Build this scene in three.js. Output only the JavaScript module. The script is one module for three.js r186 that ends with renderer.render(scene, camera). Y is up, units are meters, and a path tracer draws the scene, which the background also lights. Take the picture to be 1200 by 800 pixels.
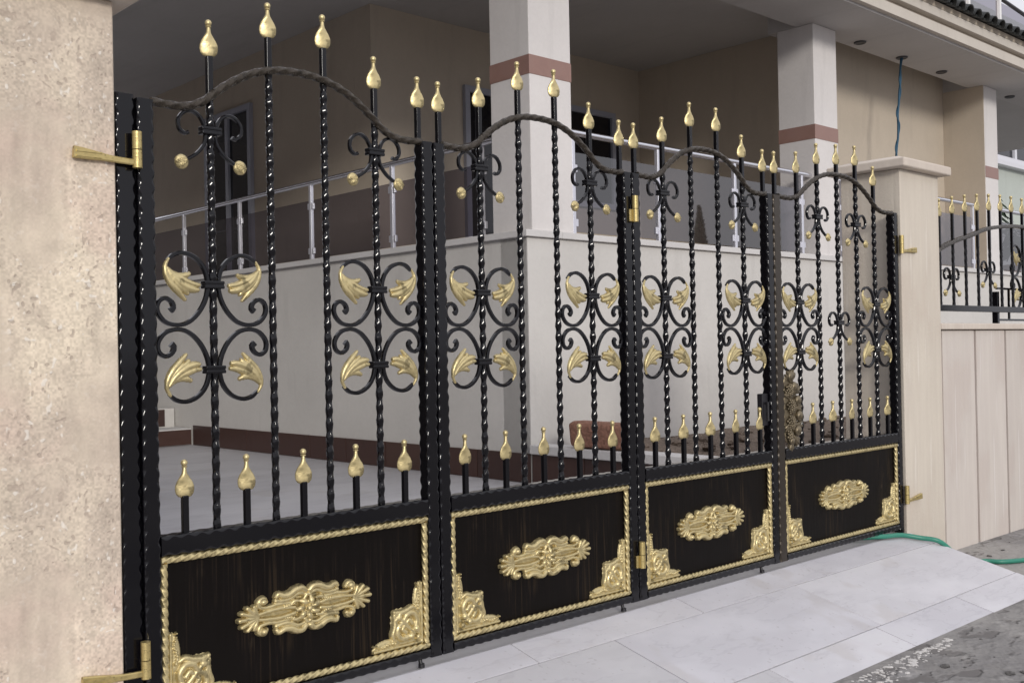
import * as THREE from 'three';
import { mergeGeometries } from 'three/addons/utils/BufferGeometryUtils.js';
import { RoundedBoxGeometry } from 'three/addons/geometries/RoundedBoxGeometry.js';

// ---------------------------------------------------------------- camera, sky, sun, exposure
const scene = new THREE.Scene();
const camera = new THREE.PerspectiveCamera(35.79, 1024 / 682, 0.05, 600);
{
  const m = new THREE.Matrix4().makeBasis(
    new THREE.Vector3(0.73123, -0.01973, 0.68184),
    new THREE.Vector3(0.00936, 0.99978, 0.01889),
    new THREE.Vector3(-0.68206, -0.00743, 0.73126));
  camera.quaternion.setFromRotationMatrix(m);
  camera.position.set(-1.117, 1.02, 2.7);
}
const renderer = new THREE.WebGLRenderer();
renderer.toneMapping = THREE.LinearToneMapping;
renderer.toneMappingExposure = 1.12;
renderer.shadowMap.enabled = true;
{ // even overcast sky
  const W = 256, H = 128, d = new Float32Array(W * H * 4);
  for (let j = 0; j < H; j++) {
    const el = (0.5 - (j + 0.5) / H) * Math.PI; // row 0 = up
    const e = Math.max(0, Math.sin(el));
    const L = 0.66 + 0.36 * e;
    for (let i = 0; i < W; i++) {
      const k = ((H - 1 - j) * W + i) * 4;
      d[k] = L * 0.97; d[k + 1] = L * 0.97; d[k + 2] = L * 1.04; d[k + 3] = 1;
    }
  }
  const sky = new THREE.DataTexture(d, W, H, THREE.RGBAFormat, THREE.FloatType);
  sky.mapping = THREE.EquirectangularReflectionMapping;
  sky.magFilter = THREE.LinearFilter; sky.minFilter = THREE.LinearFilter; sky.needsUpdate = true;
  scene.background = sky; scene.environment = sky;
}
const sun = new THREE.DirectionalLight(new THREE.Color().setRGB(1, 0.95, 0.88), 1.5);
sun.position.set(-7, 6.2, 18); sun.target.position.set(2, 0, 0);
sun.castShadow = true; sun.shadow.radius = 20; sun.shadow.mapSize.set(2048, 2048);
Object.assign(sun.shadow.camera, { left: -12, right: 12, top: 12, bottom: -12, near: 0.5, far: 60 });
scene.add(sun, sun.target);

// ---------------------------------------------------------------- helpers
function rng(seed) { let a = seed >>> 0; return () => { a = (a + 0x6D2B79F5) | 0; let t = Math.imul(a ^ (a >>> 15), 1 | a); t = (t + Math.imul(t ^ (t >>> 7), 61 | t)) ^ t; return ((t ^ (t >>> 14)) >>> 0) / 4294967296; }; }
const lin = (r, g, b) => new THREE.Color().setRGB(r, g, b);
const taken = {};
function numbered(n) { if (!(n in taken)) { taken[n] = 0; return n; } taken[n]++; return n + '_' + String(taken[n]).padStart(3, '0'); }
function thing(name, label, category, pos = [0, 0, 0], group) {
  const o = new THREE.Group(); o.name = numbered(name); o.position.set(...pos); o.userData = { label, category };
  if (group) o.userData.group = group; scene.add(o); return o;
}
function mesh(name, geo, mat, parent, pos) {
  const o = new THREE.Mesh(geo, mat); o.name = name; o.castShadow = true; o.receiveShadow = true;
  if (pos) o.position.set(...pos); (parent || scene).add(o); return o;
}
function structure(name, geo, mat, pos) { const o = mesh(numbered(name), geo, mat, scene, pos); o.userData = { kind: 'structure' }; return o; }
function sub(name, parent) { const o = new THREE.Group(); o.name = name; parent.add(o); return o; }
// uv in metres from position, by the direction a face points
function metreUV(g, sx = 1, sy = sx, ox = 0, oy = 0) {
  g = g.index ? g.toNonIndexed() : g;
  const p = g.attributes.position, n = g.attributes.normal, uv = new Float32Array(p.count * 2);
  for (let i = 0; i < p.count; i++) {
    const x = p.getX(i), y = p.getY(i), z = p.getZ(i), a = Math.abs(n.getX(i)), b = Math.abs(n.getY(i)), c = Math.abs(n.getZ(i));
    let u, v; if (b >= a && b >= c) { u = x; v = z; } else if (a >= c) { u = z; v = y; } else { u = x; v = y; }
    uv[2 * i] = u / sx + ox; uv[2 * i + 1] = v / sy + oy;
  }
  g.setAttribute('uv', new THREE.BufferAttribute(uv, 2)); return g;
}
function bx(x0, x1, y0, y1, z0, z1, r = 0) {
  const w = x1 - x0, h = y1 - y0, d = z1 - z0;
  const g = r > 0 ? new RoundedBoxGeometry(w, h, d, 2, Math.min(r, w / 2.01, h / 2.01, d / 2.01)) : new THREE.BoxGeometry(w, h, d);
  g.translate((x0 + x1) / 2, (y0 + y1) / 2, (z0 + z1) / 2); return g;
}
const box = (x0, x1, y0, y1, z0, z1, r = 0, s = 1, ox = 0, oy = 0) => metreUV(bx(x0, x1, y0, y1, z0, z1, r), s, s, ox, oy);
function merge(list) { return mergeGeometries(list.map(g => { g = g.index ? g.toNonIndexed() : g; const o = new THREE.BufferGeometry(); o.setAttribute('position', g.attributes.position); o.setAttribute('normal', g.attributes.normal); if (g.attributes.uv) o.setAttribute('uv', g.attributes.uv); else o.setAttribute('uv', new THREE.BufferAttribute(new Float32Array(g.attributes.position.count * 2), 2)); return o; })); }
// a body made of long strips: rings[i] is an array of points, each edge of the ring its own strip so its edges stay crisp
function strips(rings, cap = true) {
  const pos = [], idx = [], n = rings[0].length, R = rings.length; let b = 0;
  for (let k = 0; k < n; k++) {
    const k2 = (k + 1) % n;
    for (let i = 0; i < R; i++) { pos.push(...rings[i][k], ...rings[i][k2]); }
    for (let i = 0; i < R - 1; i++) { const a = b + 2 * i; idx.push(a, a + 1, a + 2, a + 1, a + 3, a + 2); }
    b += 2 * R;
  }
  if (cap) for (const [r, flip] of [[rings[0], true], [rings[R - 1], false]]) {
    for (const q of r) pos.push(...q);
    for (let k = 1; k < n - 1; k++) flip ? idx.push(b, b + k + 1, b + k) : idx.push(b, b + k, b + k + 1);
    b += n;
  }
  const g = new THREE.BufferGeometry();
  g.setAttribute('position', new THREE.Float32BufferAttribute(pos, 3)); g.setIndex(idx); g.computeVertexNormals();
  return g;
}
// smooth patches between rings: each group lists consecutive ring indices shaded as one surface
function patches(rings, groups, cap = true) {
  const pos = [], idx = [], R = rings.length; let b = 0;
  for (const gr of groups) {
    const m = gr.length;
    for (let i = 0; i < R; i++) for (const k of gr) pos.push(...rings[i][k]);
    for (let i = 0; i < R - 1; i++) for (let k = 0; k < m - 1; k++) { const a = b + i * m + k; idx.push(a, a + 1, a + m, a + 1, a + m + 1, a + m); }
    b += m * R;
  }
  if (cap) for (const [r, flip] of [[rings[0], true], [rings[R - 1], false]]) {
    for (const q of r) pos.push(...q);
    for (let k = 1; k < r.length - 1; k++) flip ? idx.push(b, b + k + 1, b + k) : idx.push(b, b + k, b + k + 1);
    b += r.length;
  }
  const g = new THREE.BufferGeometry();
  g.setAttribute('position', new THREE.Float32BufferAttribute(pos, 3)); g.setIndex(idx); g.computeVertexNormals();
  return g;
}
// twisted square bar with worn edges, along +y
function twisted(len, s, quarter, step = 0.0055, round = 0.30, wave = 0) {
  const n = Math.max(2, Math.round(len / step)), rings = [], h = s / 2, c = s * round;
  const sec = []; for (const [sx, sz] of [[1, 1], [1, -1], [-1, -1], [-1, 1]]) for (let q = 0; q < 3; q++) { const a = Math.atan2(sz, sx) + Math.PI / 4 - q * Math.PI / 4; sec.push([sx * (h - c) + c * Math.cos(a), sz * (h - c) + c * Math.sin(a)]); }
  for (let i = 0; i <= n; i++) {
    const y = len * i / n, a = (y / quarter) * Math.PI / 2, f = 1 + wave * Math.sin(2 * Math.PI * y / quarter), C = f * Math.cos(a), S = f * Math.sin(a);
    rings.push(sec.map(([x, z]) => [x * C - z * S, y, x * S + z * C]));
  }
  return patches(rings, [[0, 1, 2, 3, 4, 5, 6, 7, 8, 9, 10, 11, 0]]);
}
// square tube along +y with hammered, rounded corners
function hammered(w, d, len, seed, period = 0.040) {
  const R = rng(seed), n = Math.round(len / 0.005), rings = [];
  const nd = []; for (let k = 0; k < 4; k++) nd.push(Array.from({ length: Math.ceil(len / period) + 3 }, () => 0.75 + 0.5 * R()));
  const sgn = [[1, 1], [1, -1], [-1, -1], [-1, 1]];
  for (let i = 0; i <= n; i++) {
    const y = len * i / n, r = [];
    for (let k = 0; k < 4; k++) {
      const t = y / period + k * 0.37, j = Math.floor(t), f = t - j;
      const c = 0.0035 + 0.0070 * nd[k][Math.min(j, nd[k].length - 1)] * Math.pow(Math.sin(Math.PI * f), 2);
      const [sx, sz] = sgn[k], X = sx * (w / 2 - c), Z = sz * (d / 2 - c);
      for (let q = 0; q < 4; q++) { const a = Math.atan2(sz, sx) + Math.PI / 4 - q * Math.PI / 6; r.push([X + c * Math.cos(a), y, Z + c * Math.sin(a)]); }
    }
    rings.push(r);
  }
  const G = []; for (let k = 0; k < 4; k++) { G.push([4 * k, 4 * k + 1, 4 * k + 2, 4 * k + 3]); G.push([4 * k + 3, (4 * k + 4) % 16]); }
  return patches(rings, G);
}
function spline(pts, n, closed = false) {
  const c = new THREE.CatmullRomCurve3(pts.map(p => new THREE.Vector3(p[0], p[1], p[2] || 0)), closed, 'centripetal');
  return c.getSpacedPoints(n);
}
// flat bar bent in the xy plane: width across the bend w(t), depth dz, chamfered
function bent(pts, n, wOf, dz) {
  const P = spline(pts, n), rings = [];
  for (let i = 0; i <= n; i++) {
    const a = P[Math.max(0, i - 1)], b = P[Math.min(n, i + 1)], tx = b.x - a.x, ty = b.y - a.y, l = Math.hypot(tx, ty) || 1;
    const nx = -ty / l, ny = tx / l, w = wOf(i / n) / 2, d = dz / 2, c = Math.min(w, d) * 0.4, p = P[i];
    const sec = [[w - c, d], [w, d - c], [w, -d + c], [w - c, -d], [-w + c, -d], [-w, -d + c], [-w, d - c], [-w + c, d]];
    rings.push(sec.map(([u, z]) => [p.x + nx * u, p.y + ny * u, p.z + z]));
  }
  return strips(rings);
}
// twisted square bar bent in the xy plane
function bentTwisted(pts, n, s, quarter, round = 0.26) {
  const P = spline(pts, n), rings = [], h = s / 2, c = s * round, sec = []; let len = 0;
  for (const [sx, sz] of [[1, 1], [1, -1], [-1, -1], [-1, 1]]) for (let q = 0; q < 3; q++) { const a = Math.atan2(sz, sx) + Math.PI / 4 - q * Math.PI / 4; sec.push([sx * (h - c) + c * Math.cos(a), sz * (h - c) + c * Math.sin(a)]); }
  for (let i = 0; i <= n; i++) {
    const a = P[Math.max(0, i - 1)], b = P[Math.min(n, i + 1)], tx = b.x - a.x, ty = b.y - a.y, l = Math.hypot(tx, ty) || 1, nx = -ty / l, ny = tx / l, p = P[i];
    if (i) len += P[i].distanceTo(P[i - 1]);
    const q = -(len / quarter) * Math.PI / 2, C = Math.cos(q), S = Math.sin(q);
    rings.push(sec.map(([u, z]) => { const U = u * C - z * S, Z = u * S + z * C; return [p.x + nx * U, p.y + ny * U, p.z + Z]; }));
  }
  return patches(rings, [[0, 1, 2, 3, 4, 5, 6, 7, 8, 9, 10, 11, 0]]);
}
// cast relief: rounded strokes {p:[[x,y,r]..], z, k} joined by their highest point
function relief(strokes, cell, back = 0) {
  const segs = []; let x0 = 9, x1 = -9, y0 = 9, y1 = -9;
  for (const s of strokes) {
    let P = s.p;
    if (P.length === 1) P = [P[0], [P[0][0] + 1e-5, P[0][1], P[0][2]]];
    else if (P.length > 2) { const c = new THREE.CatmullRomCurve3(P.map(q => new THREE.Vector3(q[0], q[1], q[2]))); P = c.getPoints((P.length - 1) * 6).map(v => [v.x, v.y, Math.max(0.001, v.z)]); }
    for (let i = 0; i < P.length - 1; i++) segs.push([...P[i], ...P[i + 1], s.z || 0, s.k === undefined ? 1 : s.k]);
    for (const q of P) { x0 = Math.min(x0, q[0] - q[2]); x1 = Math.max(x1, q[0] + q[2]); y0 = Math.min(y0, q[1] - q[2]); y1 = Math.max(y1, q[1] + q[2]); }
  }
  x0 -= cell; y0 -= cell; const nx = Math.ceil((x1 - x0) / cell) + 2, ny = Math.ceil((y1 - y0) / cell) + 2, h = new Float32Array(nx * ny);
  for (const [ax, ay, ar, bx_, by, br, z, k] of segs) {
    const m = Math.max(ar, br), i0 = Math.max(0, Math.floor((Math.min(ax, bx_) - m - x0) / cell)), i1 = Math.min(nx - 1, Math.ceil((Math.max(ax, bx_) + m - x0) / cell));
    const j0 = Math.max(0, Math.floor((Math.min(ay, by) - m - y0) / cell)), j1 = Math.min(ny - 1, Math.ceil((Math.max(ay, by) + m - y0) / cell));
    const ex = bx_ - ax, ey = by - ay, L2 = ex * ex + ey * ey || 1e-12;
    for (let j = j0; j <= j1; j++) for (let i = i0; i <= i1; i++) {
      const px = x0 + i * cell - ax, py = y0 + j * cell - ay, t = Math.min(1, Math.max(0, (px * ex + py * ey) / L2));
      const dx = px - ex * t, dy = py - ey * t, r = ar + (br - ar) * t, q = r * r - dx * dx - dy * dy;
      if (q > 0) { const v = z + k * Math.sqrt(q); if (v > h[j * nx + i]) h[j * nx + i] = v; }
    }
  }
  const id = new Int32Array(nx * ny).fill(-1), pos = [], idx = []; let n = 0;
  const vert = a => { if (id[a] < 0) { id[a] = n++; pos.push(x0 + (a % nx) * cell, y0 + Math.floor(a / nx) * cell, h[a] > 0 ? h[a] : -0.0008); } return id[a]; };
  for (let j = 0; j < ny - 1; j++) for (let i = 0; i < nx - 1; i++) {
    const a = j * nx + i; if (!(h[a] > 0 || h[a + 1] > 0 || h[a + nx] > 0 || h[a + nx + 1] > 0)) continue;
    const A = vert(a), B = vert(a + 1), Cc = vert(a + nx + 1), D = vert(a + nx); idx.push(A, B, Cc, A, Cc, D);
  }
  if (back > 0) { const m = n, e = idx.length; for (let i = 0; i < m; i++) pos.push(pos[3 * i], pos[3 * i + 1], -back * Math.max(0, pos[3 * i + 2]) - 0.0008); for (let i = 0; i < e; i += 3) idx.push(idx[i] + m, idx[i + 2] + m, idx[i + 1] + m); }
  const g = new THREE.BufferGeometry(); g.setAttribute('position', new THREE.Float32BufferAttribute(pos, 3)); g.setIndex(idx); g.computeVertexNormals(); return g;
}
function tube(pts, r, n = 40, m = 8) { return new THREE.TubeGeometry(new THREE.CatmullRomCurve3(pts.map(p => new THREE.Vector3(...p))), n, r, m, false); }
function rod(a, b, r, m = 12) { const A = new THREE.Vector3(...a), B = new THREE.Vector3(...b), d = B.clone().sub(A), g = new THREE.CylinderGeometry(r, r, d.length(), m); g.applyQuaternion(new THREE.Quaternion().setFromUnitVectors(new THREE.Vector3(0, 1, 0), d.clone().normalize())); const c = A.add(B).multiplyScalar(0.5); g.translate(c.x, c.y, c.z); return g; }

// ---------------------------------------------------------------- textures
function lattice(seed, n) { const R = rng(seed), a = new Float32Array(n * n); for (let i = 0; i < n * n; i++) a[i] = R(); return a; }
function noise2(lat, n, x, y) { // periodic in n
  const xi = Math.floor(x), yi = Math.floor(y), fx = x - xi, fy = y - yi, u = fx * fx * (3 - 2 * fx), v = fy * fy * (3 - 2 * fy);
  const X = ((xi % n) + n) % n, Y = ((yi % n) + n) % n, X1 = (X + 1) % n, Y1 = (Y + 1) % n;
  return (lat[Y * n + X] * (1 - u) + lat[Y * n + X1] * u) * (1 - v) + (lat[Y1 * n + X] * (1 - u) + lat[Y1 * n + X1] * u) * v;
}
// tileable fbm sampler over [0,1)^2 with fx, fy base cells
function fbm(seed, fx, fy, oct) {
  const L = []; for (let o = 0; o < oct; o++) L.push([lattice(seed + o * 17, 256), fx << o, fy << o, Math.pow(0.55, o)]);
  const per = L.map(([, a, b]) => [a, b]), sum = L.reduce((s, l) => s + l[3], 0);
  return (u, v) => { let s = 0; for (let o = 0; o < oct; o++) { const [lat, a, b, w] = L[o], pa = Math.min(a, 256), pb = Math.min(b, 256);
    const x = u * pa, y = v * pb, xi = Math.floor(x), yi = Math.floor(y), p = x - xi, q = y - yi, su = p * p * (3 - 2 * p), sv = q * q * (3 - 2 * q);
    const X = ((xi % pa) + pa) % pa, Y = ((yi % pb) + pb) % pb, X1 = (X + 1) % pa, Y1 = (Y + 1) % pb;
    s += w * ((lat[Y * 256 + X] * (1 - su) + lat[Y * 256 + X1] * su) * (1 - sv) + (lat[Y1 * 256 + X] * (1 - su) + lat[Y1 * 256 + X1] * su) * sv); }
    return s / sum; };
}
const toS = c => { c = Math.min(1, Math.max(0, c)); return 255 * (c <= 0.0031308 ? 12.92 * c : 1.055 * Math.pow(c, 1 / 2.4) - 0.055); };
function maps(N, fn, M = N) { // fn(u,v) -> [r,g,b (linear), height, roughness]
  const c = new Uint8Array(N * M * 4), h = new Uint8Array(N * M * 4), q = new Uint8Array(N * M * 4);
  for (let j = 0; j < M; j++) for (let i = 0; i < N; i++) {
    const o = fn(i / N, j / M), k = (j * N + i) * 4;
    c[k] = toS(o[0]); c[k + 1] = toS(o[1]); c[k + 2] = toS(o[2]); c[k + 3] = 255;
    h[k] = h[k + 1] = h[k + 2] = 255 * Math.min(1, Math.max(0, o[3])); h[k + 3] = 255;
    q[k] = q[k + 1] = q[k + 2] = 255 * Math.min(1, Math.max(0, o[4] === undefined ? 0.7 : o[4])); q[k + 3] = 255;
  }
  const mk = (a, s) => { const t = new THREE.DataTexture(a, N, M, THREE.RGBAFormat); t.wrapS = t.wrapT = THREE.RepeatWrapping; t.magFilter = THREE.LinearFilter; t.minFilter = THREE.LinearMipmapLinearFilter; t.generateMipmaps = true; if (s) t.colorSpace = THREE.SRGBColorSpace; t.needsUpdate = true; return t; };
  return { map: mk(c, true), bumpMap: mk(h, false), roughnessMap: mk(q, false) };
}
const mix = (a, b, t) => a + (b - a) * t, sat = t => Math.min(1, Math.max(0, t)), ss = (a, b, x) => { const t = sat((x - a) / (b - a)); return t * t * (3 - 2 * t); };
const mix3 = (a, b, t) => [mix(a[0], b[0], t), mix(a[1], b[1], t), mix(a[2], b[2], t)];
const std = (o) => new THREE.MeshStandardMaterial(o);

const M = {};
{ // travertine-like render of the gate pillars: vertical cloudy bands, pink stains, pale and dark grains
  const band = fbm(11, 6, 2, 4), cloud = fbm(12, 5, 6, 6), mid = fbm(18, 28, 22, 4), grain = fbm(13, 230, 230, 1), pit = fbm(14, 90, 80, 2), pink = fbm(15, 3, 4, 5), wx = fbm(16, 9, 9, 3), wy = fbm(17, 9, 9, 3), zone = fbm(19, 6, 4, 4), vein = fbm(20, 70, 5, 4);
  const t = maps(1024, (u0, v0) => {
    const u = u0 + 0.05 * (wx(u0, v0) - 0.5), v = v0 + 0.05 * (wy(u0, v0) - 0.5);
    const b = band(u, v), c = cloud(u, v), g = grain(u0, v0), p = pit(u, v), k = pink(u, v), m = mid(u, v), z = ss(0.46, 0.62, zone(u, v));
    let col = mix3([0.74, 0.64, 0.50], [0.53, 0.445, 0.36], ss(0.34, 0.68, b * 0.55 + c * 0.45));
    col = mix3(col, [0.57, 0.43, 0.36], 0.5 * ss(0.54, 0.72, k));
    const f = 1 + 0.28 * (m - 0.5) + (0.10 + 0.24 * z) * (g - 0.5) + 0.22 * (vein(u, v) - 0.5); col = col.map(q => q * f);
    const dk = ss(0.70, 0.80, p) * z, lt = ss(0.73, 0.82, pit(u + 0.41, v + 0.17)) * (0.15 + 0.6 * z);
    col = mix3(col, [0.34, 0.27, 0.22], 0.55 * dk); col = mix3(col, [0.86, 0.82, 0.75], 0.7 * lt);
    return [...col, 0.5 + 0.3 * (m - 0.5) - 0.25 * dk + 0.2 * lt + 0.12 * (g - 0.5) + 0.2 * (c - 0.5), 0.75];
  });
  M.stone = std({ ...t, roughness: 1, bumpScale: 0.004 });
}
{ // painted plaster
  const c = fbm(21, 4, 4, 5), g = fbm(22, 90, 90, 3), s = fbm(23, 18, 3, 4);
  const pl = maps(512, (u, v) => { const a = 0.93 + 0.14 * (c(u, v) - 0.5) * 2 * 0.6 + 0.05 * (g(u, v) - 0.5) - 0.045 * ss(0.6, 0.8, s(u, v)); return [a, a, a * 0.995, 0.5 + 0.5 * (g(u, v) - 0.5) + 0.3 * (c(u, v) - 0.5), 0.85]; });
  const P = (r, g2, b) => std({ ...pl, color: lin(r, g2, b), roughness: 1, bumpScale: 0.002 });
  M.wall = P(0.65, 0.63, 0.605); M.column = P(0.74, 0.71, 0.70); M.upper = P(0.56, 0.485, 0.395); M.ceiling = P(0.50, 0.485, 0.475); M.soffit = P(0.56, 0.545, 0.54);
  M.fascia = P(0.62, 0.57, 0.51); M.kerb = P(0.66, 0.645, 0.64); M.neighbour = P(0.50, 0.54, 0.50); M.pink = P(0.66, 0.56, 0.52); M.shadeWall = P(0.15, 0.13, 0.115); M.door = P(0.42, 0.42, 0.46);  // added building kept dark so side glass and driveway stay dim
}
{ // pale marble slabs
  const c = fbm(31, 3, 6, 5), v1 = fbm(32, 4, 14, 5), g = fbm(33, 80, 80, 2), st = fbm(34, 6, 5, 4);
  const t = maps(1024, (u, v) => {
    const q = v1(u, v), vein = ss(0.035, 0.0, Math.abs(q - 0.5)), k = c(u, v);
    let col = mix3([0.67, 0.66, 0.665], [0.55, 0.54, 0.545], 0.6 * ss(0.35, 0.68, k));
    col = mix3(col, [0.47, 0.455, 0.47], 0.35 * vein * ss(0.45, 0.6, k)); col = mix3(col, [0.47, 0.43, 0.385], 0.3 * ss(0.58, 0.74, st(u, v)));
    col = mix3(col, [0.33, 0.30, 0.28], 0.3 * ss(0.80, 0.88, g(u, v)));
    return [...col, 0.5 + 0.3 * (g(u, v) - 0.5), 0.42 + 0.25 * k];
  });
  M.marble = [0.84, 0.94, 0.89].map((f, i) => std({ ...t, color: lin(f, f, f * (1.03 + 0.012 * i)), roughness: 1, bumpScale: 0.0015 }));
  M.inner = std({ ...t, color: lin(0.80, 0.80, 0.82), roughness: 1, bumpScale: 0.001 });
}
{ // gate sheet: black with vertically brushed brown gilding
  const a = fbm(41, 190, 4, 3), b = fbm(42, 60, 2, 3), c = fbm(43, 5, 4, 4), f = fbm(44, 40, 30, 2);
  const t = maps(1024, (u, v) => {
    const s = ss(0.50, 0.8, a(u, v)) * ss(0.34, 0.66, c(u, v)) + 0.5 * ss(0.6, 0.85, b(u, v)) * ss(0.35, 0.7, c(u + 0.3, v)), fl = ss(0.74, 0.80, f(u, v)) * ss(0.5, 0.66, c(u, v + 0.4));
    let col = mix3([0.0042, 0.0028, 0.0024], [0.024, 0.016, 0.009], sat(0.8 * s)); col = mix3(col, [0.11, 0.085, 0.055], 0.35 * fl * s);
    return [...col, 0.5 + 0.3 * s, 0.38 + 0.25 * a(u, v)];
  });
  M.sheet = new THREE.MeshPhysicalMaterial({ ...t, roughness: 1, bumpScale: 0.0006, specularIntensity: 0.25 });
}
{ // brown glazed skirting tile
  const c = fbm(51, 6, 6, 4); const t = maps(256, (u, v) => { const k = c(u, v); return [mix(0.8, 1.2, k), mix(0.8, 1.15, k), mix(0.8, 1.1, k), k, 0.3 + 0.2 * k]; });
  M.tile = [[0.066, 0.033, 0.027], [0.054, 0.028, 0.024], [0.078, 0.040, 0.031]].map(q => std({ ...t, color: lin(...q), roughness: 1, bumpScale: 0.0006 }));
  M.band = std({ ...t, color: lin(0.29, 0.175, 0.15), roughness: 1.1, bumpScale: 0.0004 });
}
{ // sawn stone cladding
  const a = fbm(61, 40, 2, 4), c = fbm(62, 5, 3, 4), g = fbm(63, 100, 100, 2);
  const t = maps(1024, (u, v) => { const s = a(u, v), k = c(u, v); let col = mix3([0.60, 0.55, 0.50], [0.47, 0.42, 0.385], sat(0.6 * s + 0.6 * k - 0.1)); col = mix3(col, [0.50, 0.43, 0.385], 0.4 * ss(0.56, 0.72, k)); col = mix3(col, [0.70, 0.66, 0.63], 0.5 * ss(0.66, 0.8, s)); return [...col, 0.5 + 0.5 * (s - 0.5) + 0.2 * (g(u, v) - 0.5), 0.75]; });
  M.panel = [1, 0.93, 1.06].map(f => std({ ...t, color: lin(f, f, f), roughness: 1, bumpScale: 0.003 }));
  M.pier = std({ ...t, color: lin(1.08, 1.07, 1.0), roughness: 1, bumpScale: 0.004 });
  M.joint = std({ color: lin(0.30, 0.19, 0.19), roughness: 0.9 });
  M.cap = std({ ...t, color: lin(1.08, 1.05, 1.0), roughness: 1, bumpScale: 0.002 });
}
{ // worn street of packed dirt and asphalt
  const c = fbm(71, 6, 6, 5), g = fbm(72, 60, 60, 4), f = fbm(73, 14, 22, 4), w = fbm(74, 4, 4, 4);
  const t = maps(1024, (u, v) => { const k = c(u, v), s = g(u, v), d = f(u, v); let col = mix3([0.22, 0.21, 0.205], [0.33, 0.315, 0.30], ss(0.32, 0.70, k)); col = mix3(col, [0.11, 0.10, 0.095], 0.6 * ss(0.58, 0.72, d)); col = mix3(col, [0.34, 0.33, 0.33], 0.55 * ss(0.60, 0.72, w(u, v)) * ss(0.4, 0.6, s)); col = mix3(col, [0.42, 0.40, 0.38], 0.4 * ss(0.68, 0.85, s)); return [...col, sat(0.5 + 0.8 * (k - 0.5) + 0.6 * (s - 0.5) - 0.5 * ss(0.6, 0.7, d)), 0.9]; });
  M.street = std({ ...t, roughness: 1, bumpScale: 0.02 });
  const e = fbm(75, 30, 30, 4); const so = maps(512, (u, v) => { const k = e(u, v); return [mix(0.10, 0.26, k), mix(0.075, 0.2, k), mix(0.055, 0.16, k), k, 0.95]; });
  M.soil = std({ ...so, roughness: 1, bumpScale: 0.03 });
  M.clay = std({ ...so, color: lin(1.5, 1.0, 0.9), roughness: 1, bumpScale: 0.008 });
}
M.black = new THREE.MeshPhysicalMaterial({ color: lin(0.0035, 0.0033, 0.0048), roughness: 0.10, specularIntensity: 0.78 });
M.blackFlat = std({ color: lin(0.012, 0.011, 0.014), roughness: 0.42 });
{ const a = fbm(81, 40, 40, 4), w = fbm(82, 12, 12, 5); const t = maps(512, (u, v) => { const k = a(u, v), d = 1 - 0.5 * ss(0.60, 0.74, w(u, v)); return [d * mix(0.75, 1.15, k), d * mix(0.75, 1.12, k), d * mix(0.72, 1.1, k), k, 0.26 + 0.3 * k]; });
  M.gold = std({ ...t, color: lin(0.64, 0.54, 0.295), metalness: 0.78, roughness: 1, bumpScale: 0.0006 });
  M.brass = std({ ...t, color: lin(0.56, 0.45, 0.20), metalness: 0.7, roughness: 0.9, bumpScale: 0.0004 });
  M.bronze = std({ ...t, color: lin(0.058, 0.048, 0.038), metalness: 0.55, roughness: 0.62, bumpScale: 0.001 });
  M.fruit = std({ ...t, color: lin(0.20, 0.165, 0.11), metalness: 0.7, roughness: 0.9, bumpScale: 0.001 }); }
M.chrome = std({ color: lin(0.78, 0.78, 0.82), metalness: 1, roughness: 0.16 });
M.steelPost = std({ color: lin(0.70, 0.70, 0.76), metalness: 0.6, roughness: 0.3 });
M.glass = new THREE.MeshPhysicalMaterial({ color: lin(0.30, 0.28, 0.33), roughness: 0.02, metalness: 0, transmission: 1, thickness: 0, ior: 2.1 });
M.window = new THREE.MeshPhysicalMaterial({ color: lin(0.012, 0.012, 0.016), roughness: 0.06 });
M.frame = std({ color: lin(0.62, 0.62, 0.66), roughness: 0.45 });
M.frameGrey = std({ color: lin(0.36, 0.37, 0.43), roughness: 0.45 });
M.roof = std({ color: lin(0.026, 0.028, 0.028), roughness: 0.7 });
M.hose = std({ color: lin(0.03, 0.21, 0.145), roughness: 0.38 });
M.rope = std({ color: lin(0.02, 0.085, 0.15), roughness: 0.6 });
M.white = std({ color: lin(0.78, 0.77, 0.76), roughness: 0.7 });
M.grout = std({ color: lin(0.16, 0.145, 0.13), roughness: 0.95 });
M.mortar = std({ color: lin(0.58, 0.56, 0.54), roughness: 0.9 });
M.lamp = std({ color: lin(0.05, 0.05, 0.055), roughness: 0.5 });
M.leaf = std({ color: lin(0.045, 0.085, 0.03), roughness: 0.6, side: THREE.DoubleSide });
M.leafDark = std({ color: lin(0.022, 0.045, 0.02), roughness: 0.65, side: THREE.DoubleSide });
M.bark = std({ color: lin(0.09, 0.06, 0.04), roughness: 0.9 });
M.pot = std({ color: lin(0.34, 0.14, 0.085), roughness: 0.8 });

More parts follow.
